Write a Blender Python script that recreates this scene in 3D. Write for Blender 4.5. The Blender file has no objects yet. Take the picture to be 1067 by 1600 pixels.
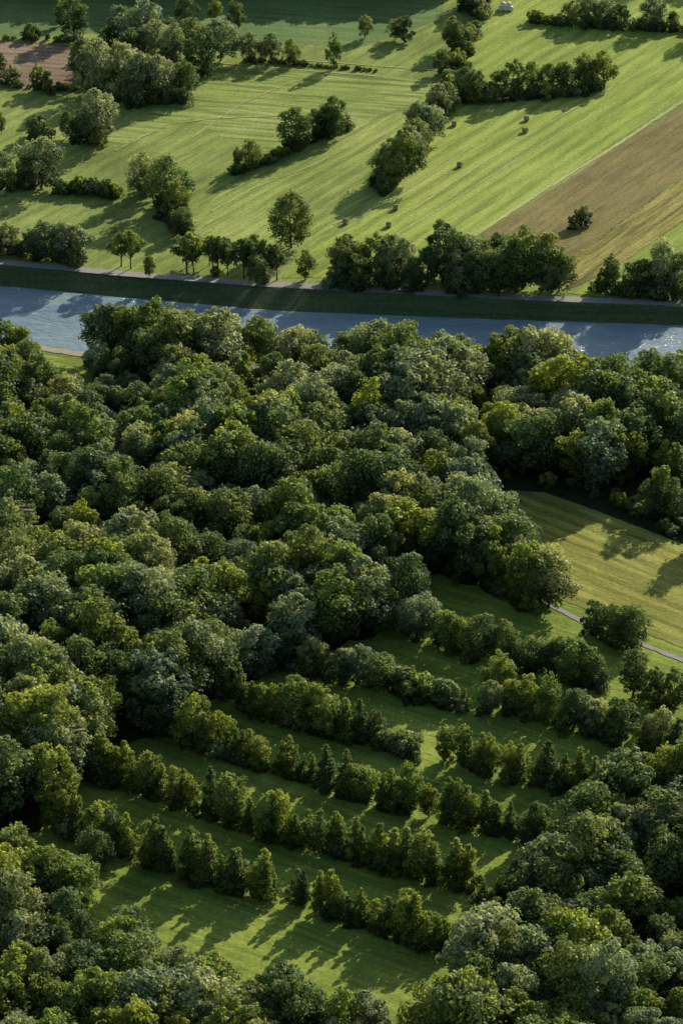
import bpy, bmesh, math, random
import numpy as np
from mathutils import Vector, noise

rng = random.Random(11)
PITCH = math.radians(28.0); VF = math.radians(18.0); H = 318.0
FPX = 800/math.tan(VF/2)
# ---------------------------------------------------------------- survey: map reading -> ground metres
def G(u, v, z=0.0):
    a=(u-533.5)/FPX; b=-(v-800)/FPX
    dx=a; dy=math.cos(PITCH)+b*math.sin(PITCH); dz=-math.sin(PITCH)+b*math.cos(PITCH)
    t=(H-z)/(-dz)
    return (dx*t, dy*t)
def pxm(v):
    th=PITCH+math.atan((v-800)/FPX)
    x,y=G(533.5,v)
    depth=y*math.cos(PITCH)+H*math.sin(PITCH)
    return FPX/depth*math.cos(th)
def P(pts, z=0): return [G(u,v,z) for u,v in pts]

# ---------------------------------------------------------------- material helpers
def newmat(name):
    m=bpy.data.materials.new(name); m.use_nodes=True
    nt=m.node_tree; nt.nodes.clear()
    out=nt.nodes.new('ShaderNodeOutputMaterial')
    return m,nt,out
def noisen(nt, vec, scale, detail=4, rough=.6):
    n=nt.nodes.new('ShaderNodeTexNoise'); n.inputs['Scale'].default_value=scale
    n.inputs['Detail'].default_value=detail; n.inputs['Roughness'].default_value=rough
    nt.links.new(vec, n.inputs['Vector']); return n.outputs['Fac']
def ramp(nt, fac, stops):
    r=nt.nodes.new('ShaderNodeValToRGB'); e=r.color_ramp.elements
    e[0].position=stops[0][0]; e[0].color=(*stops[0][1],1)
    e[1].position=stops[-1][0]; e[1].color=(*stops[-1][1],1)
    for p,c in stops[1:-1]:
        k=e.new(p); k.color=(*c,1)
    nt.links.new(fac, r.inputs[0]); return r.outputs[0]
def mix(nt, fac, a, b, mode='MIX'):
    m=nt.nodes.new('ShaderNodeMix'); m.data_type='RGBA'; m.blend_type=mode
    if isinstance(fac,(int,float)): m.inputs[0].default_value=fac
    else: nt.links.new(fac,m.inputs[0])
    for s,i in ((a,6),(b,7)):
        if isinstance(s,tuple): m.inputs[i].default_value=(*s,1)
        else: nt.links.new(s,m.inputs[i])
    return m.outputs[2]
def grey(v): return (v,v,v)

def grass_mat(name, ca, cb, cc, ang=0.0, stripe=0.5, period=3.0, patch=0.03, sheen=.4, swath=0):
    m,nt,out=newmat(name)
    g=nt.nodes.new('ShaderNodeNewGeometry'); pos=g.outputs['Position']
    mp=nt.nodes.new('ShaderNodeMapping'); mp.vector_type='TEXTURE'
    mp.inputs['Rotation'].default_value=(0,0,ang); nt.links.new(pos,mp.inputs[0])
    mp2=nt.nodes.new('ShaderNodeMapping'); mp2.inputs['Scale'].default_value=(0.02,1.0/period,1); nt.links.new(mp.outputs[0],mp2.inputs[0])
    st=noisen(nt,mp2.outputs[0],1.6,3,.65)
    mp3=nt.nodes.new('ShaderNodeMapping'); mp3.inputs['Scale'].default_value=(0.12,1.4,1); nt.links.new(mp.outputs[0],mp3.inputs[0])
    st2=noisen(nt,mp3.outputs[0],1.5,2,.6)
    big=noisen(nt,pos,patch,5,.6)
    fine=noisen(nt,pos,1.1,4,.75)
    c=ramp(nt,big,[(.33,ca),(.5,cb),(.68,cc)])
    s=ramp(nt,st,[(.38,grey(1-.5*stripe)),(.58,grey(1+.3*stripe))])
    c=mix(nt,1.0,c,s,'MULTIPLY')
    s2=ramp(nt,st2,[(.35,grey(1-.3*stripe)),(.65,grey(1+.18*stripe))])
    c=mix(nt,1.0,c,s2,'MULTIPLY')
    if swath:
        wv=nt.nodes.new('ShaderNodeTexWave'); wv.bands_direction='Y'
        mp4=nt.nodes.new('ShaderNodeMapping'); mp4.inputs['Scale'].default_value=(0.15,1,1); nt.links.new(mp.outputs[0],mp4.inputs[0])
        nt.links.new(mp4.outputs[0],wv.inputs['Vector'])
        wv.inputs['Scale'].default_value=.314/swath; wv.inputs['Distortion'].default_value=2.0; wv.inputs['Detail'].default_value=3; wv.inputs['Detail Scale'].default_value=.35
        s3=ramp(nt,wv.outputs['Fac'],[(.25,(.84,.87,.80)),(.6,(1.05,1.04,1.05))])
        c=mix(nt,1.0,c,s3,'MULTIPLY')
    f=ramp(nt,fine,[(.3,(.62,.68,.6)),(.5,(.97,.97,.95)),(.7,(1.25,1.2,1.15))])
    c=mix(nt,1.0,c,f,'MULTIPLY')
    d=nt.nodes.new('ShaderNodeBsdfPrincipled'); d.inputs['Roughness'].default_value=.9
    d.inputs['Specular IOR Level'].default_value=.1
    nt.links.new(c,d.inputs['Base Color'])
    d.inputs['Sheen Weight'].default_value=sheen; d.inputs['Sheen Roughness'].default_value=.5
    nt.links.new(mix(nt,1.0,c,(2.2,2.1,1.8),'MULTIPLY'),d.inputs['Sheen Tint'])
    b=nt.nodes.new('ShaderNodeBump'); b.inputs['Strength'].default_value=.6; b.inputs['Distance'].default_value=.3
    nt.links.new(fine,b.inputs['Height']); nt.links.new(b.outputs[0],d.inputs['Normal'])
    nt.links.new(d.outputs[0],out.inputs[0]); return m

def leaf_mat(name, dark, mid, light, trans=.42, sheen=.3):
    m,nt,out=newmat(name)
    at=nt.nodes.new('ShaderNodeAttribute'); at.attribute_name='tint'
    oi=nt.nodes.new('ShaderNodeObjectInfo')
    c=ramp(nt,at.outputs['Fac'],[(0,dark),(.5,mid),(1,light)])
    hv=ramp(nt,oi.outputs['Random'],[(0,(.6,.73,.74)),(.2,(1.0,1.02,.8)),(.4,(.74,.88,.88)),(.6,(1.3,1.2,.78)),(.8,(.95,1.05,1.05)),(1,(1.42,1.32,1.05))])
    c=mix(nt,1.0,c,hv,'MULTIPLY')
    p=nt.nodes.new('ShaderNodeBsdfPrincipled'); p.inputs['Roughness'].default_value=.55
    p.inputs['Specular IOR Level'].default_value=sheen
    nt.links.new(c,p.inputs['Base Color'])
    t=nt.nodes.new('ShaderNodeBsdfTranslucent')
    tc=mix(nt,1.0,c,(1.8,1.8,.85),'MULTIPLY'); nt.links.new(tc,t.inputs['Color'])
    ms=nt.nodes.new('ShaderNodeMixShader'); ms.inputs[0].default_value=trans
    nt.links.new(p.outputs[0],ms.inputs[1]); nt.links.new(t.outputs[0],ms.inputs[2])
    nt.links.new(ms.outputs[0],out.inputs[0]); return m
def simple_mat(name,ca,cb,scale=1.0,rough=.9,bump=.3):
    m,nt,out=newmat(name)
    g=nt.nodes.new('ShaderNodeNewGeometry')
    n=noisen(nt,g.outputs['Position'],scale,5,.65)
    c=ramp(nt,n,[(.3,ca),(.7,cb)])
    p=nt.nodes.new('ShaderNodeBsdfPrincipled'); p.inputs['Roughness'].default_value=rough
    p.inputs['Specular IOR Level'].default_value=.2
    nt.links.new(c,p.inputs['Base Color'])
    b=nt.nodes.new('ShaderNodeBump'); b.inputs['Strength'].default_value=bump; b.inputs['Distance'].default_value=.2
    nt.links.new(n,b.inputs['Height']); nt.links.new(b.outputs[0],p.inputs['Normal'])
    nt.links.new(p.outputs[0],out.inputs[0]); return m

def ang(a,b):
    x0,y0=G(*a); x1,y1=G(*b); return math.atan2(y1-y0,x1-x0)
A_R=ang((750,365),(1067,152)); A_M=ang((320,330),(550,200)); A_H=ang((320,98),(600,118)); A_S=ang((260,1140),(670,1275))

M_base =grass_mat('meadow_grass',(.15,.20,.048),(.22,.275,.065),(.29,.335,.095),A_M,.5,4)
M_low  =grass_mat('clearing_grass',(.15,.21,.035),(.24,.31,.05),(.32,.375,.07),A_S,.45,2.5,.05)
M_shade=grass_mat('shade_tinted_grass',(.10,.16,.05),(.13,.20,.065),(.17,.24,.075),A_H,.4,4)  # darker bluish grass, shade painted into the colour
M_right=grass_mat('mown_grass',(.22,.29,.052),(.285,.35,.07),(.335,.39,.095),A_R,.4,5,.02,swath=4.5)
M_mid  =grass_mat('mown_meadow',(.20,.26,.058),(.27,.33,.08),(.33,.37,.11),A_M,.5,3.5,swath=4)
M_horz =grass_mat('mown_strip',(.18,.24,.055),(.26,.315,.08),(.33,.365,.12),A_H,.7,3,swath=4.5)
M_brown=grass_mat('dry_grass',(.165,.14,.048),(.205,.172,.062),(.24,.20,.08),A_R,.45,4,.05)
M_brown2=grass_mat('stubble',(.22,.19,.055),(.27,.24,.07),(.31,.25,.085),A_R,.8,3,.05,swath=3)
M_red  =grass_mat('ploughed_field',(.20,.14,.09),(.26,.19,.13),(.28,.22,.14),A_H,.5,4,swath=3)
M_hay  =grass_mat('ripe_meadow',(.25,.245,.05),(.31,.305,.07),(.36,.34,.09),ang((870,935),(1067,1015)),.55,4,swath=3.5)
M_pale =grass_mat('worn_grass',(.34,.36,.14),(.40,.40,.17),(.42,.42,.19),A_R,.3,4)
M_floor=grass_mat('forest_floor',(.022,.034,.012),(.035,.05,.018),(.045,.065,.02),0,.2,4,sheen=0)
M_bank =grass_mat('shade_toned_bank_grass',(.065,.095,.035),(.09,.125,.05),(.13,.16,.07),0,.3,4,sheen=.1)  # bank grass darkened in colour for the slope turned from the sun
M_path =simple_mat('gravel',(.30,.27,.24),(.42,.38,.34),1.5)
M_sand =simple_mat('sandy_track',(.38,.31,.21),(.48,.40,.28),1.2)
M_bark =simple_mat('bark',(.07,.06,.045),(.16,.14,.11),3)
M_hayb =simple_mat('hay',(.24,.19,.10),(.40,.32,.18),6)
M_wrap =simple_mat('bale_wrap',(.55,.53,.5),(.75,.72,.68),3,.5)
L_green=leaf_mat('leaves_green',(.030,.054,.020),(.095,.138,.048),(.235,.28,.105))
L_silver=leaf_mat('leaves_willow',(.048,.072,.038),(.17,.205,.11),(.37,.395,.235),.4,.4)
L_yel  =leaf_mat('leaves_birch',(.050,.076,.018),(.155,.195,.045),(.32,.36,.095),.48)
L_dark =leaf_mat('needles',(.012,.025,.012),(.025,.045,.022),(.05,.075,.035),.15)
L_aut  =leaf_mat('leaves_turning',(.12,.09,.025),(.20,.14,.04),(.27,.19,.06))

# ---------------------------------------------------------------- geometry helpers
def link(o): bpy.context.scene.collection.objects.link(o); return o
def densify(pts, step, jit):
    out=[]
    n=len(pts)
    for i in range(n):
        a=Vector(pts[i]); b=Vector(pts[(i+1)%n]); L=(b-a).length
        k=max(1,min(400,int(L/step)))
        nrm=Vector((-(b-a).y,(b-a).x)).normalized() if L>0 else Vector((0,0))
        for j in range(k):
            p=a.lerp(b,j/k)
            q=jit*(noise.noise(Vector((p.x*.35,p.y*.35,1)))+.7*noise.noise(Vector((p.x*1.3,p.y*1.3,5))))
            out.append(p+nrm*q)
    return out
def sheet(name, px, z, mat, jit=.5):
    pts=densify(P(px,z),1.5,jit)
    bm=bmesh.new()
    f=bm.faces.new([bm.verts.new((p.x,p.y,z)) for p in pts])
    bmesh.ops.triangulate(bm,faces=[f])
    for f in bm.faces:
        if f.normal.z<0: f.normal_flip()
    me=bpy.data.meshes.new(name); bm.to_mesh(me); bm.free()
    me.materials.append(mat)
    return link(bpy.data.objects.new(name,me))
def ribbon(name, px, w, z, mat, jit=.25):
    pts=[Vector(p) for p in P(px,z)]
    fine=[]
    for i in range(len(pts)-1):
        k=max(1,int((pts[i+1]-pts[i]).length/2))
        for j in range(k): fine.append(pts[i].lerp(pts[i+1],j/k))
    fine.append(pts[-1])
    V=[];F=[]
    for i,p in enumerate(fine):
        t=(fine[min(i+1,len(fine)-1)]-fine[max(i-1,0)]).normalized(); n=Vector((-t.y,t.x))
        a=w/2+jit*noise.noise(Vector((p.x*.4,p.y*.4,3))); b=w/2+jit*noise.noise(Vector((p.x*.4,p.y*.4,9)))
        V+= [(*(p+n*a),z),(*(p-n*b),z)]
    for i in range(len(fine)-1): F.append((2*i+1,2*i+3,2*i+2,2*i))
    me=bpy.data.meshes.new(name); me.from_pydata(V,[],F); me.materials.append(mat)
    return link(bpy.data.objects.new(name,me))

# ---------------------------------------------------------------- terrain with river channel
ZW=-3.0
def line(px,z):
    p=np.array(P(px,z)); return p[:,0],p[:,1]
def yat(l,x,s=-.10):
    X,Y=l
    if x<X[0]: return Y[0]+(x-X[0])*s
    if x>X[-1]: return Y[-1]+(x-X[-1])*s
    return float(np.interp(x,X,Y))
l1=line([(0,414),(420,449),(850,471),(1067,480)],0)
l2=line([(0,447),(200,466),(430,486),(700,497),(1067,509)],ZW)
l4=line([(0,530),(100,545),(150,553),(500,566),(1067,590)],0)
xs=sorted(set([-2500,-1200,-500]+list(np.arange(-250,251,3.0))+[500,1200,2500]))
V=[];F=[];FM=[]
rows=[]
for x in xs:
    n1=.5*noise.noise(Vector((x*.15,2,0))); n2=.5*noise.noise(Vector((x*.2,7,0)))
    a=yat(l1,x)+n1*.5; b=yat(l2,x)+n2; d=yat(l4,x)+n1; c=d+5.5+n2
    rows.append([(x,3500,0),(x,a+6,0),(x,a,0.0),(x,b,ZW),(x,b-3,ZW-1.2),(x,c+3,ZW-1.2),(x,c,ZW),(x,d,0),(x,d-8,0),(x,-600,0)])
K=len(rows[0])
for r in rows: V+=r
bands=[0,0,1,1,1,1,1,0,0]
for i in range(len(xs)-1):
    for k in range(K-1):
        F.append((i*K+k,i*K+k+1,(i+1)*K+k+1,(i+1)*K+k)); FM.append(bands[k])
me=bpy.data.meshes.new('ground'); me.from_pydata(V,[],F)
me.materials.append(M_base); me.materials.append(M_bank)
me.polygons.foreach_set('material_index',FM)
link(bpy.data.objects.new('ground',me))
m,nt,out=newmat('river_water')
g=nt.nodes.new('ShaderNodeNewGeometry'); mp=nt.nodes.new('ShaderNodeMapping')
mp.inputs['Rotation'].default_value=(0,0,.1); mp.inputs['Scale'].default_value=(.4,1,1); nt.links.new(g.outputs['Position'],mp.inputs[0])
w1=noisen(nt,mp.outputs[0],.8,5,.7); w2=noisen(nt,mp.outputs[0],.15,5,.7)
c=ramp(nt,w2,[(.3,(.23,.33,.38)),(.5,(.31,.41,.43)),(.7,(.41,.48,.47))])
p=nt.nodes.new('ShaderNodeBsdfPrincipled'); p.inputs['Roughness'].default_value=.1; p.inputs['IOR'].default_value=1.5
nt.links.new(c,p.inputs['Base Color'])
b=nt.nodes.new('ShaderNodeBump'); b.inputs['Strength'].default_value=1; b.inputs['Distance'].default_value=.6
nt.links.new(w1,b.inputs['Height']); nt.links.new(b.outputs[0],p.inputs['Normal']); nt.links.new(p.outputs[0],out.inputs[0])
V=[];F=[]
for x in xs:
    V+=[(x,yat(l2,x)+1.0,ZW+.05),(x,yat(l4,x)+4.5,ZW+.05)]
for i in range(len(xs)-1): F.append((2*i,2*i+1,2*i+3,2*i+2))
me=bpy.data.meshes.new('river'); me.from_pydata(V,[],F); me.materials.append(m)
link(bpy.data.objects.new('river',me))

# ---------------------------------------------------------------- fields
sheet('shaded_field',[(-300,-80),(705,-80),(690,30),(560,75),(380,62),(240,50),(-300,66)],.02,M_shade)  # sheet in the dark shade-painted grass colour
sheet('ploughed_field',[(-250,68),(60,66),(120,72),(118,128),(60,138),(-250,136)],.04,M_red)
sheet('mown_strip_field',[(325,100),(600,118),(690,130),(640,165),(555,190),(450,235),(380,235),(300,185),(180,230),(160,215),(270,160)],.02,M_horz)
sheet('mown_meadow',[(300,345),(365,280),(470,245),(560,195),(640,170),(600,290),(520,355),(440,400),(330,400)],.04,M_mid)
sheet('mown_field',[(440,435),(470,395),(560,350),(620,290),(680,200),(705,150),(760,0),(790,-70),(1400,-70),(1400,-40),(1067,150),(750,365),(690,400),(640,430)],.06,M_right,.3)
sheet('dry_field',[(752,366),(1067,165),(1400,-30),(1400,140),(1067,275),(905,395),(870,430),(780,420)],.08,M_brown,.5)
sheet('stubble_field',[(868,432),(905,396),(1067,276),(1400,142),(1400,200),(1067,345),(965,415),(915,440),(880,455)],.10,M_brown2,.5)
sheet('green_strip_field',[(885,458),(965,417),(1067,347),(1400,202),(1400,330),(1067,462),(960,465)],.08,M_right,.4)
ribbon('field_track',[(735,372),(850,296),(960,228),(1067,157),(1250,40)],1.1,.12,M_pale,.4)
ribbon('farm_track',[(768,-60),(762,0),(740,45),(720,85),(700,120)],2.2,.12,M_pale,.8)
for pts in ([(600,120),(500,112),(400,103),(325,97)],[(690,110),(600,104),(520,97),(470,94)],[(640,330),(760,250),(880,178),(1000,112)],[(330,330),(400,292),(480,262),(560,222)],[(560,400),(700,318),(820,240),(960,160)],[(520,350),(600,318),(680,268),(740,225)],[(300,215),(380,160),(450,130),(520,112)],[(180,235),(260,195),(330,185),(450,180),(560,185)]):
    ribbon('mowing_track',pts,.45,.13,M_pale,.35)
ribbon('riverside_path',[(-400,378),(-150,398),(0,409),(200,428),(420,444),(650,456),(850,466),(1067,474),(1400,492)],3.0,.10,M_path,.2)
ribbon('towpath',[(-400,500),(0,534),(100,549),(150,557),(500,570),(1067,595),(1400,612)],2.4,.10,M_sand,.5)

F_MAIN=[(-350,575),(35,592),(60,628),(145,618),(155,578),(430,584),(700,596),(900,622),(1067,640),(1400,670),(1400,800),(1067,785),(930,762),(860,748),(750,735),(738,770),(745,805),(800,868),(868,948),(850,952),(760,925),(690,900),(620,893),(590,955),(600,985),(480,1030),(430,1045),(350,1085),(260,1135),(150,1195),(80,1285),(-20,1335),(-350,1340)]
F_BL=[(-350,1340),(0,1385),(100,1400),(200,1485),(290,1540),(400,1590),(500,1615),(600,1640),(660,1668),(700,1700),(700,1900),(-350,1900)]
F_R=[(910,1345),(960,1290),(1067,1250),(1400,1200),(1400,1900),(700,1900),(700,1630),(735,1560),(800,1480),(845,1400)]
sheet('clearing_meadow',[(-350,540),(0,545),(150,565),(500,580),(1067,602),(1400,620),(1400,1900),(-350,1900)],.02,M_low,0)
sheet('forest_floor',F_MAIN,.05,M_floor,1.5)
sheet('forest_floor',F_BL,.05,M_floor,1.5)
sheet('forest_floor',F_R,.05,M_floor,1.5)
sheet('scrubland_shade_tone',[(740,730),(1067,770),(1400,800),(1400,955),(1067,852),(940,802),(850,770),(800,767),(745,800)],.07,M_floor,1)  # scrub ground, its dark colour stands in for tree shade
sheet('hay_meadow',[(745,803),(800,766),(850,769),(940,801),(1067,851),(1400,960),(1400,1140),(1067,1013),(960,970),(872,935),(800,862)],.09,M_hay,.5)
ribbon('footpath',[(800,905),(868,950),(915,973),(1000,1005),(1067,1032),(1300,1110)],1.3,.11,M_path,.5)

# ---------------------------------------------------------------- tree prototypes
def tube(V,F,p0,p1,r0,r1,seg=6,n=4,bend=.3,seed=0):
    p0=Vector(p0);p1=Vector(p1); base=len(V)
    rr=random.Random(seed); ax=(p1-p0).normalized()
    s=ax.orthogonal().normalized(); t=ax.cross(s)
    off=Vector((rr.uniform(-1,1),rr.uniform(-1,1),0))*bend
    for i in range(n+1):
        f=i/n; c=p0.lerp(p1,f)+off*math.sin(f*math.pi)
        r=r0+(r1-r0)*f
        for k in range(seg):
            a=2*math.pi*k/seg; V.append(tuple(c+(s*math.cos(a)+t*math.sin(a))*r))
    for i in range(n):
        for k in range(seg):
            k2=(k+1)%seg
            F.append((base+i*seg+k,base+i*seg+k2,base+(i+1)*seg+k2,base+(i+1)*seg+k))
def make_tree(name,seed,h,r,shape,c0,nl,nleaf,ls,lmat,lobe=.38,nsub=7,ragged=1.0):
    rs=np.random.RandomState(seed); rr=random.Random(seed)
    nleaf=int(nleaf*.85); ls*=1.03
    V=[];F=[]
    tube(V,F,(0,0,-.3),(rr.uniform(-.4,.4)*ragged,rr.uniform(-.4,.4)*ragged,h*.82),h*.018+.05,.03,7,7,h*.03*ragged,seed)
    prim=[]
    ch=h*(1-c0)
    aph=rr.uniform(0,6)
    for i in range(nl):
        t=(i+.5)/nl
        if shape=='round': t=t**.85
        if shape=='cone': t=t**1.1
        t=min(.97,max(.03,t+rr.uniform(-.06,.06)*min(1,ragged+.2)))
        if shape=='round': R=math.sin(math.pi*t**.85)**.55
        elif shape=='oval': R=math.sin(math.pi*t**.7)**.7
        elif shape=='cone': R=(1-t)**.6*min(1,.66+t*1.7)
        elif shape=='spruce': R=(1-t)**.95*min(1,.7+t*4)
        else: R=math.sqrt(max(.05,1-t*t))
        a=i*2.39996+rr.uniform(-.5,.5)
        R*=r*(1+ragged*.18*math.sin(2*a+aph)+ragged*.12*math.sin(3*a+aph*2))
        lr=(lobe*R+.09*r)*rr.uniform(.65,1.3)
        rho=max(0,R-lr*.7)*rr.uniform(.75,1.2)
        z=h*c0+ch*t+rr.uniform(-.03,.03)*h*ragged
        z=min(z,h-lr*.5)
        prim.append((rho*math.cos(a),rho*math.sin(a),z,lr,rr.random()))
    if shape=='cone':
        for t in (.35,.6,.8,.92): prim.append((rr.uniform(-.2,.2),rr.uniform(-.2,.2),h*t,r*.55*(1-t)**.55+.12,rr.random()))
    for (x,y,z,lr,q) in prim[::max(1,nl//9)]:
        zz=max(h*c0*.7,z-h*.22)
        tube(V,F,(0,0,zz-.05),(x,y,z),h*.007+.03,.015,5,3,.2,seed+int(q*99))
    nb=len(F); tint=[.3]*len(V)
    lobes=[]
    for (x,y,z,lr,q) in prim:
        lobes.append((x,y,z,lr*.8,q))
        for k in range(nsub):
            d=np.array([rr.gauss(0,1)+.5*x/r,rr.gauss(0,1)+.5*y/r,rr.gauss(0,.9)+.55]); d/=np.linalg.norm(d)
            q2=min(1,max(0,q+rr.uniform(-.3,.3)))
            lobes.append((x+d[0]*lr*.8,y+d[1]*lr*.8,z+d[2]*lr*.85,lr*rr.uniform(.28,.5),q2))
    A=np.array([l[3]**1.7 for l in lobes]); A/=A.sum()
    idx=rs.choice(len(lobes),nleaf,p=A)
    L=np.array(lobes)[idx]
    d=rs.normal(size=(nleaf,3)); d/=np.linalg.norm(d,axis=1)[:,None]
    d[:,2]=np.where(rs.rand(nleaf)<.5,np.abs(d[:,2]),d[:,2])
    rad=L[:,3]*(.6+.5*rs.rand(nleaf)**.6)
    far=rs.rand(nleaf)<.08; rad[far]*=1.3
    vert=.95 if shape!='spruce' else .45
    C=L[:,:3]+d*rad[:,None]*np.array([1,1,vert])
    C[:,2]=np.maximum(C[:,2],.15)
    nrm=d*.8+rs.normal(size=(nleaf,3))*.45+np.array([0,0,.3])
    nrm/=np.linalg.norm(nrm,axis=1)[:,None]
    s=np.cross(nrm,rs.normal(size=(nleaf,3))); s/=np.linalg.norm(s,axis=1)[:,None]
    t=np.cross(nrm,s)
    sz=ls*(.6+.8*rs.rand(nleaf))[:,None]
    Q=np.stack([C+s*sz,C+t*sz*.65,C-s*sz,C-t*sz*.65],1).reshape(-1,3)
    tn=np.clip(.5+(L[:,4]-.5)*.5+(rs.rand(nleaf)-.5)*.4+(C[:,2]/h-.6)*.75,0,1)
    base=len(V)
    V+=Q.tolist()
    F+=(np.arange(nleaf*4).reshape(-1,4)+base).tolist()
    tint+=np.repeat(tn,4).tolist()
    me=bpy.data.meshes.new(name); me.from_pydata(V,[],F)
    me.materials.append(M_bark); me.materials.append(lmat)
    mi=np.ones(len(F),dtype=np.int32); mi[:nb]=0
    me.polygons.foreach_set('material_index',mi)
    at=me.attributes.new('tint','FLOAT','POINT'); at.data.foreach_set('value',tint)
    me['h']=h; me['r']=r
    return me
PR={}
PR['round']=[make_tree('broadleaf_crown',10+i,14,4.4+.4*(i%3),'round',.12,18+3*i,7000,.27,L_green,.42) for i in range(6)]
PR['willow']=[make_tree('willow_crown',30+i,13,4.4,'round',.10,24,7500,.25,L_silver,.36,6) for i in range(4)]
PR['oval']=[make_tree('ash_crown',40+i,15,3.4+.3*i,'oval',.12,20,6000,.26,L_green if i%2 else L_yel,.45) for i in range(4)]
PR['cone']=[make_tree('birch_crown',50+i,10,2.35+.15*i,'cone',.03,24,4400,.20,L_yel if i!=1 else L_green,.36,5,.6) for i in range(6)]
PR['bush']=[make_tree('bush_crown',60+i,4,2.5,'dome',.02,12,2200,.22,[L_green,L_yel,L_silver,L_green][i],.42,5) for i in range(4)]
PR['spruce']=[make_tree('spruce_crown',70,16,3.0,'spruce',.05,60,7000,.22,L_dark,.35,3,.3)]
PR['aut']=[make_tree('turning_crown',75,12,3.8,'round',.1,24,7000,.25,L_aut,.38)]
PR['open']=[make_tree('open_crown',80+i,11,2.9,'round',.34,14,3600,.24,L_green if i else L_yel,.4,5) for i in range(3)]
PR['yround']=[make_tree('lime_crown',90+i,13,4.3,'round',.08,24,7500,.26,L_yel,.38) for i in range(3)]
PR['lone']=[make_tree('field_tree_crown',99,14,4.7,'round',.06,44,9500,.23,L_green,.34,6,.3)]
NAMES={'round':'deciduous_tree','willow':'willow_tree','oval':'ash_tree','cone':'birch_tree','bush':'bush','spruce':'spruce_tree','aut':'turning_tree','open':'alder_tree','yround':'lime_tree','lone':'maple_tree'}
count=0
def put(kind,x,y,h,parent=None,wf=1.0,z=0):
    global count
    me=rng.choice(PR[kind]); s=h/me['h']
    o=bpy.data.objects.new(NAMES[kind],me)
    w=wf*rng.uniform(.85,1.2)
    o.location=(x,y,z); o.rotation_euler=(rng.uniform(-.05,.05),rng.uniform(-.05,.05),rng.uniform(0,6.28))
    o.scale=(s*w,s*w*rng.uniform(.88,1.12),s)
    if parent: o.parent=parent
    link(o); count+=1; return o
def T(kind,u,v,hp,wf=1.0,parent=None):
    x,y=G(u,v); return put(kind,x,y,hp/pxm(v),parent,wf)
def empty(name):
    e=bpy.data.objects.new(name,None); return link(e)
def pip(x,y,poly):
    c=False; n=len(poly); j=n-1
    for i in range(n):
        xi,yi=poly[i]; xj,yj=poly[j]
        if (yi>y)!=(yj>y) and x<(xj-xi)*(y-yi)/(yj-yi)+xi: c=not c
        j=i
    return c
def fill(name,poly,step,hmin,hmax,kinds,xl=112,bush=.08,skip=.1):
    par=empty(name); W=P(poly)
    x0=max(-xl,min(p[0] for p in W)); x1=min(xl,max(p[0] for p in W)); y0=min(p[1] for p in W); y1=max(p[1] for p in W)
    y0=max(y0,398)
    j=0; y=y0
    while y<y1:
        x=x0+(step/2 if j%2 else 0)
        while x<x1:
            a=x+rng.uniform(-.42,.42)*step; b=y+rng.uniform(-.42,.42)*step
            if pip(a,b,W):
                n=noise.noise(Vector((a*.028,b*.028,3)))+.6*noise.noise(Vector((a*.08,b*.08,7)))
                n2=noise.noise(Vector((a*.035,b*.035,13)))+rng.uniform(-.4,.4)
                h=hmin+(hmax-hmin)*min(1.1,max(0,.5+n*.9+rng.uniform(-.45,.45)))
                k=kinds[min(len(kinds)-1,max(0,int((.5+n2*.8)*len(kinds))))]
                if rng.random()<.25: k=rng.choice(kinds)
                if rng.random()>skip: put(k,a,b,h,par,1.08)
                if rng.random()<bush: put('bush',a+rng.uniform(-3,3),b+rng.uniform(-3,3),rng.uniform(3,5),par)
            x+=step
        y+=step*.87; j+=1
    return par
def row(name,px,kinds,hmin,hmax,step,jit=.8,bush=.8,wf=1.0,cut=.0,bh=(2.4,4.2)):
    par=empty(name); pts=[Vector(p) for p in P(px)]
    for i in range(len(pts)-1):
        L=(pts[i+1]-pts[i]).length; k=max(1,round(L/step))
        for j in range(k):
            p=pts[i].lerp(pts[i+1],(j+rng.uniform(.1,.9))/k)
            hh=hmin+(hmax-hmin)*rng.random()**1.1
            if rng.random()>=cut: put(rng.choice(kinds),p.x+rng.uniform(-jit,jit),p.y+rng.uniform(-jit,jit),hh,par,wf)
            nb=int(bush)+(rng.random()<bush-int(bush))
            for _ in range(nb): put('bush',p.x+rng.uniform(-step/2,step/2),p.y+rng.uniform(-jit,jit),rng.uniform(*bh),par)
    return par

KM=['willow','yround','round','willow','round','oval','willow','yround','round','cone','round','oval','yround','willow','round','willow','round']
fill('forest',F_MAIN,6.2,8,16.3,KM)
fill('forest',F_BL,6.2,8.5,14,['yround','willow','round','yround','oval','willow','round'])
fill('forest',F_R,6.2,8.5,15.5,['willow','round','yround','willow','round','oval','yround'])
fill('scrub',[(750,735),(1067,790),(1400,830),(1400,940),(1067,845),(940,795),(850,765),(790,758)],4.5,1.5,3.2,['bush'],bush=0)
for a in [(25,745,85,'aut'),(830,1450,110,'spruce'),(805,1470,85,'spruce'),(560,985,110,'willow'),(640,960,90,'round'),(170,565,85,'round'),(200,570,92,'oval'),(235,572,95,'yround'),(275,575,90,'willow'),(10,588,88,'round'),(38,592,80,'yround'),(-20,585,85,'oval'),(745,1600,105,'round'),(890,1600,120,'round'),(800,1570,110,'round'),(950,1610,130,'willow'),(150,1360,60,'round')]:
    T(a[3],a[0],a[1],a[2])
row('bank_trees',[(150,565),(300,572),(430,578)],['round','oval','yround'],11,14,5.5,1.2)
row('bank_trees',[(430,582),(560,588),(700,594),(880,610),(1067,622),(1200,634)],['round','oval','willow','yround'],8,11.5,5,1.2)
K=['cone','cone','cone','oval','cone','cone','cone','yround']; K2=['cone']*8+['yround','oval']
B=dict(bh=(2.0,3.8))
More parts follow.
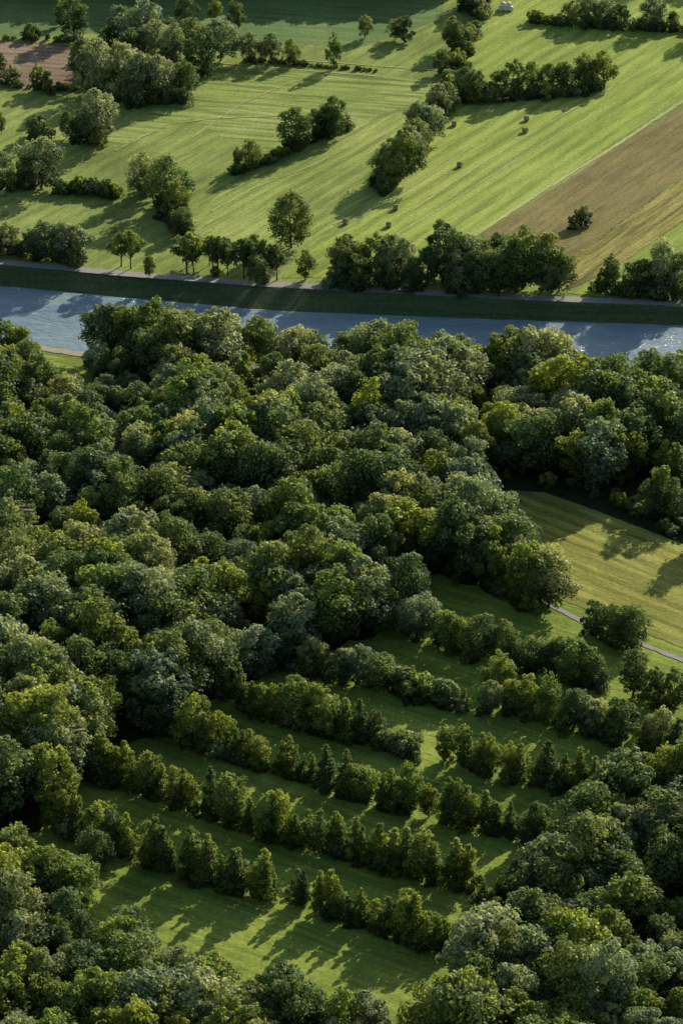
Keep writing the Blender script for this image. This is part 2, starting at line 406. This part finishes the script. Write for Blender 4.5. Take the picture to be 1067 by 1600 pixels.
row('tree_row',[(640,870),(700,895),(780,925),(868,955)],['yround','oval','round'],10,14,4.6)
row('tree_row',[(590,975),(650,995),(740,1025),(815,1045)],['yround','round','oval','willow'],6.5,9.5,3.3,1.0,.9,**B)
row('tree_row',[(825,1045),(880,1060),(945,1080)],['round','yround','oval'],7,9.5,2.9,1.0,.9,**B)
row('tree_row',[(915,985),(960,1003),(1005,1020)],['oval','round'],7,9.5,3.5,.8,1.0,**B)
row('tree_row',[(985,1090),(1040,1105),(1100,1120),(1250,1160)],['oval','round','yround'],8,11.5,4.4,1.2,1,**B)
row('tree_row',[(750,1075),(790,1082)],['oval','yround'],8,10,3.6,1.0,1,**B)
row('hedge',[(425,1050),(500,1060),(560,1070),(615,1075)],['round','willow'],7,9.5,3.4,1.4,1,**B)
row('hedge',[(615,1078),(680,1095),(735,1110)],['bush','cone'],3.5,6.5,2.2,.7,1.0)
row('tree_row',[(755,1110),(800,1115),(870,1130),(940,1155),(1067,1190),(1250,1240)],['round','oval','yround','cone','willow'],6.5,10.5,3.5,1.0,1.0,**B)
row('tree_row',[(350,1095),(430,1125),(500,1147),(590,1165)],K,6.5,10.3,2.4,.7,.8,**B)
row('hedge',[(590,1165),(655,1183)],['bush'],2.5,4.2,1.8,.6)
row('tree_row',[(690,1190),(760,1205),(830,1225),(935,1240)],K,7,11,2.6,.8,.8,**B)
row('tree_row',[(250,1140),(320,1170),(390,1195),(460,1215),(530,1240),(600,1260),(672,1280)],K2,6,10,2.2,.7,.8,**B)
row('tree_row',[(695,1285),(750,1297),(810,1308)],K2,6,10,2.4,.7,.9,**B)
row('tree_row',[(820,1320),(880,1335),(930,1340)],['round','cone'],7,9,2.8,1,1,**B)
row('tree_row',[(130,1205),(230,1245),(300,1265),(400,1305),(470,1322),(560,1343),(650,1370),(728,1392)],K2,6.3,10.4,2.2,.7,.8,**B)
row('tree_row',[(80,1290),(150,1318),(220,1345),(300,1372),(370,1393),(430,1408)],K,6.3,10.4,2.25,.7,.8,**B)
row('tree_row',[(450,1405),(520,1435),(600,1458),(680,1480),(710,1490)],K2,6,9.8,2.2,.7,.8,**B)
row('hedge',[(740,1425),(790,1400),(830,1375)],['bush','cone'],3,6,2.2)
row('tree_row',[(1100,835),(1150,850),(1190,880),(1260,915)],['oval','round'],12,15,7)
row('tree_row',[(990,790),(1040,805),(1085,825)],['round','oval'],9,12,6)

# upper fields: individual trees
S=[('round',115,60,60),('bush',165,72,26),('willow',225,80,78),('round',265,78,50),('round',290,40,45),('oval',335,35,40),('round',370,48,45),('willow',345,95,62),('round',315,122,75),('round',290,152,55),('willow',250,158,70),('willow',222,162,75),('willow',195,145,75),('willow',150,148,85),('round',130,128,62),('willow',270,110,70),('willow',240,100,66),('round',205,105,60),('round',300,90,58),('willow',190,70,60),('oval',95,40,40),('bush',65,142,34),('bush',50,60,22),('oval',3,115,34),('bush',20,128,24),
('willow',390,96,45),('willow',425,98,45),('oval',408,92,30),('round',455,101,38),('oval',522,107,55,.8),('willow',570,60,36),('round',632,66,40),('round',618,62,30),('oval',705,78,52),('round',715,82,45),('round',690,115,38),('bush',735,18,40),('round',745,5,45),('bush',700,130,20),
('willow',155,226,84),('round',105,216,40),('round',128,218,38),('bush',60,216,34),('willow',142,220,50),('oval',3,208,32),('willow',65,296,80,.9),('round',48,290,52),('willow',5,288,50),('bush',40,292,26),('willow',222,306,66,.85),('oval',240,312,50),('round',262,328,78,.85),('round',275,345,60),('round',285,366,40),('bush',228,300,24),
('willow',12,400,52),('oval',48,398,40),('willow',72,406,58),('willow',98,410,60),('willow',120,414,62),('round',-20,398,60),('open',205,420,56),('open',190,416,50),('oval',235,432,34),('round',402,447,48),('oval',477,437,46),('lone',455,387,84,.95),
('round',394,267,46),('oval',372,264,34),('round',458,236,64),('round',490,218,45),('round',523,214,60),('round',508,216,45),
('round',608,290,60),('round',625,284,76),('willow',640,262,66),('lone',650,246,58),('willow',655,218,56),('willow',670,224,56),('willow',684,188,56),('round',697,180,48),('bush',600,300,24),
('round',725,150,42),('round',742,160,50),('round',775,152,40),('round',800,155,58),('round',828,148,48),('round',855,143,42),('round',882,146,48),('round',910,138,52),('oval',943,136,56),
('willow',895,38,36),('willow',920,40,46),('willow',945,42,42),('round',970,42,36),('willow',1018,46,52),('round',1050,46,28),
('round',690,442,90),('willow',720,442,74),('round',750,442,64),('round',790,448,64),('oval',818,450,96),('round',800,452,74),('round',850,452,84),('round',872,456,66),('bush',722,460,34),('oval',778,464,46),
('oval',955,458,60),('round',985,462,50),('round',1005,464,58),('willow',1035,464,84),('round',1055,466,70),('round',940,456,35),('bush',908,353,26),('round',1030,425,40)]
for s in S: T(*s)
row('tree_row',[(282,428),(330,430),(380,436),(445,438)],['open'],9,11,2.6,1.5,.15)
row('tree_row',[(285,412),(340,416),(400,420)],['open'],7.5,9,4,1,.0)
row('tree_row',[(515,430),(560,437),(600,440),(655,443),(690,445)],['round','willow','oval'],9.5,12.5,3.8,1.5)
row('tree_row',[(530,448),(600,452),(670,455)],['round'],6,9,4,1)
row('tree_row',[(700,452),(760,455),(820,458),(880,462)],['round','willow'],7,11,4,1.2)
row('tree_row',[(690,425),(730,425),(830,432)],['round','willow'],9,12,5,1.2)
row('hedge',[(85,302),(130,300),(185,308)],['bush'],2.5,4.5,1.7,.6,.5)
row('hedge',[(0,132),(60,140),(120,142)],['bush'],1.2,2.5,2.0,.5,0)
row('hedge',[(365,272),(420,255),(480,222),(550,200)],['bush'],1.3,3,1.8,.6,.1)
row('hedge',[(380,95),(470,102),(590,112)],['bush'],.8,1.8,1.4,.3,0,wf=1.2)
row('hedge',[(830,34),(900,42),(980,46),(1067,50),(1200,58)],['bush'],2,4,1.9,.5,0)
row('hedge',[(700,160),(790,156),(880,150),(945,140)],['bush'],2.5,5,2.0,.8,.3)
row('hedge',[(590,300),(640,250),(680,195),(705,130),(735,60),(760,-10)],['bush'],2,5,2.6,.8,.2,cut=.25)
row('hedge',[(100,222),(140,224),(165,226)],['bush'],2,4,2.0,.5,0)
row('hedge',[(0,62),(70,62),(160,74),(240,72)],['bush'],1,2.6,2.5,.5,0)
row('hedge',[(255,320),(275,350),(288,368)],['bush'],3,5,1.8,.5,0)
row('hedge',[(-60,388),(60,400),(130,414)],['bush'],2.5,5,2.2,.8,0)
row('hedge',[(-40,298),(60,296)],['bush'],2.5,4,2.2,.8,0)
row('hedge',[(935,458),(1060,468)],['bush'],3,5,2.1,.8,0)
row('hedge',[(140,150),(200,165),(300,156)],['bush'],3,5,2.1,1.5,0)
fill('offframe_shade_trees',[(-250,-18),(735,-20),(710,-75),(-250,-75)],6.5,18,22,['round','willow','oval'],bush=0,skip=0)  # unseen trees added and sized to throw shade on the top field
row('tree_row',[(770,-45),(1067,-30),(1300,-20)],['round','willow','oval'],9,13,8)
row('tree_row',[(1080,60),(1180,70)],['round'],9,12,6)
row('tree_row',[(-90,200),(-60,230),(-30,240)],['round','willow'],9,12,6)

# ---------------------------------------------------------------- hay bales
def bale_mesh(name,mat):
    bm=bmesh.new(); R=.72;Lh=.62; seg=28
    rings=[(-Lh,0.0),(-Lh+.03,R*.35),(-Lh,R*.6),(-Lh,R*.9),(-Lh+.06,R),(-.2,R*1.01),(-.18,R*.985),(.18,R*.985),(.2,R*1.01),(Lh-.06,R),(Lh,R*.9),(Lh,R*.6),(Lh-.03,R*.35),(Lh,0.0)]
    vs=[]
    for y,r in rings:
        if r==0: vs.append([bm.verts.new((0,y,R*.95))]); continue
        vs.append([bm.verts.new((r*math.cos(2*math.pi*k/seg),y,R*.95+r*math.sin(2*math.pi*k/seg)*(.94 if math.sin(2*math.pi*k/seg)<0 else 1))) for k in range(seg)])
    for a,b in zip(vs,vs[1:]):
        for k in range(seg):
            k2=(k+1)%seg
            if len(a)==1: bm.faces.new((a[0],b[k],b[k2]))
            elif len(b)==1: bm.faces.new((a[k],b[0],a[k2]))
            else: bm.faces.new((a[k],b[k],b[k2],a[k2]))
    bmesh.ops.recalc_face_normals(bm,faces=bm.faces)
    me=bpy.data.meshes.new(name); bm.to_mesh(me); bm.free(); me.materials.append(mat); return me
bm1=bale_mesh('hay_bale',M_hayb); bm2=bale_mesh('wrapped_bale',M_wrap)
for u,v in [(822,189),(820,207),(718,261),(709,197),(618,328),(607,355),(540,350),(182,361),(6,306),(10,336)]:
    x,y=G(u,v); o=bpy.data.objects.new('hay_bale',bm1); o.location=(x,y,.08); o.rotation_euler=(0,0,rng.uniform(0,3)); link(o)
st=empty('hay_bale_stack'); x,y=G(790,17); st.location=(x,y,.08)
for dx,dy,dz in [(-1.5,0,0),(0,0,0),(1.5,0,0),(-.8,0,1.25),(.8,0,1.25),(-1.2,1.4,0),(.6,1.4,0)]:
    o=bpy.data.objects.new('wrapped_bale',bm2); o.location=(dx,dy,dz); o.parent=st; link(o)

# ---------------------------------------------------------------- light
ELEV=math.radians(25.5); az=math.atan2(.55,.83)
sd=Vector((math.sin(az)*math.cos(ELEV),math.cos(az)*math.cos(ELEV),math.sin(ELEV)))
sun=bpy.data.lights.new('sun','SUN'); sun.energy=5.0; sun.angle=math.radians(.5); sun.color=(1,.94,.82)
so=link(bpy.data.objects.new('sun',sun)); so.rotation_euler=(-sd).to_track_quat('-Z','Y').to_euler()
w=bpy.data.worlds.new('World'); bpy.context.scene.world=w; w.use_nodes=True
nt=w.node_tree; bg=nt.nodes['Background']
sk=nt.nodes.new('ShaderNodeTexSky'); sk.sky_type='NISHITA'; sk.sun_disc=False; sk.sun_elevation=ELEV; sk.sun_rotation=az
nt.links.new(sk.outputs[0],bg.inputs[0]); bg.inputs[1].default_value=.12
cam=bpy.data.cameras.new('camera'); cam.sensor_fit='VERTICAL'; cam.sensor_height=24; cam.lens=12/math.tan(VF/2)
cam.clip_end=8000; cam.clip_start=1
co=link(bpy.data.objects.new('camera',cam)); co.location=(0,0,H); co.rotation_euler=(math.pi/2-PITCH,0,0)
sc=bpy.context.scene; sc.camera=co
sc.view_settings.view_transform='Standard'; sc.view_settings.look='None'; sc.view_settings.exposure=0
print('TREES',count)
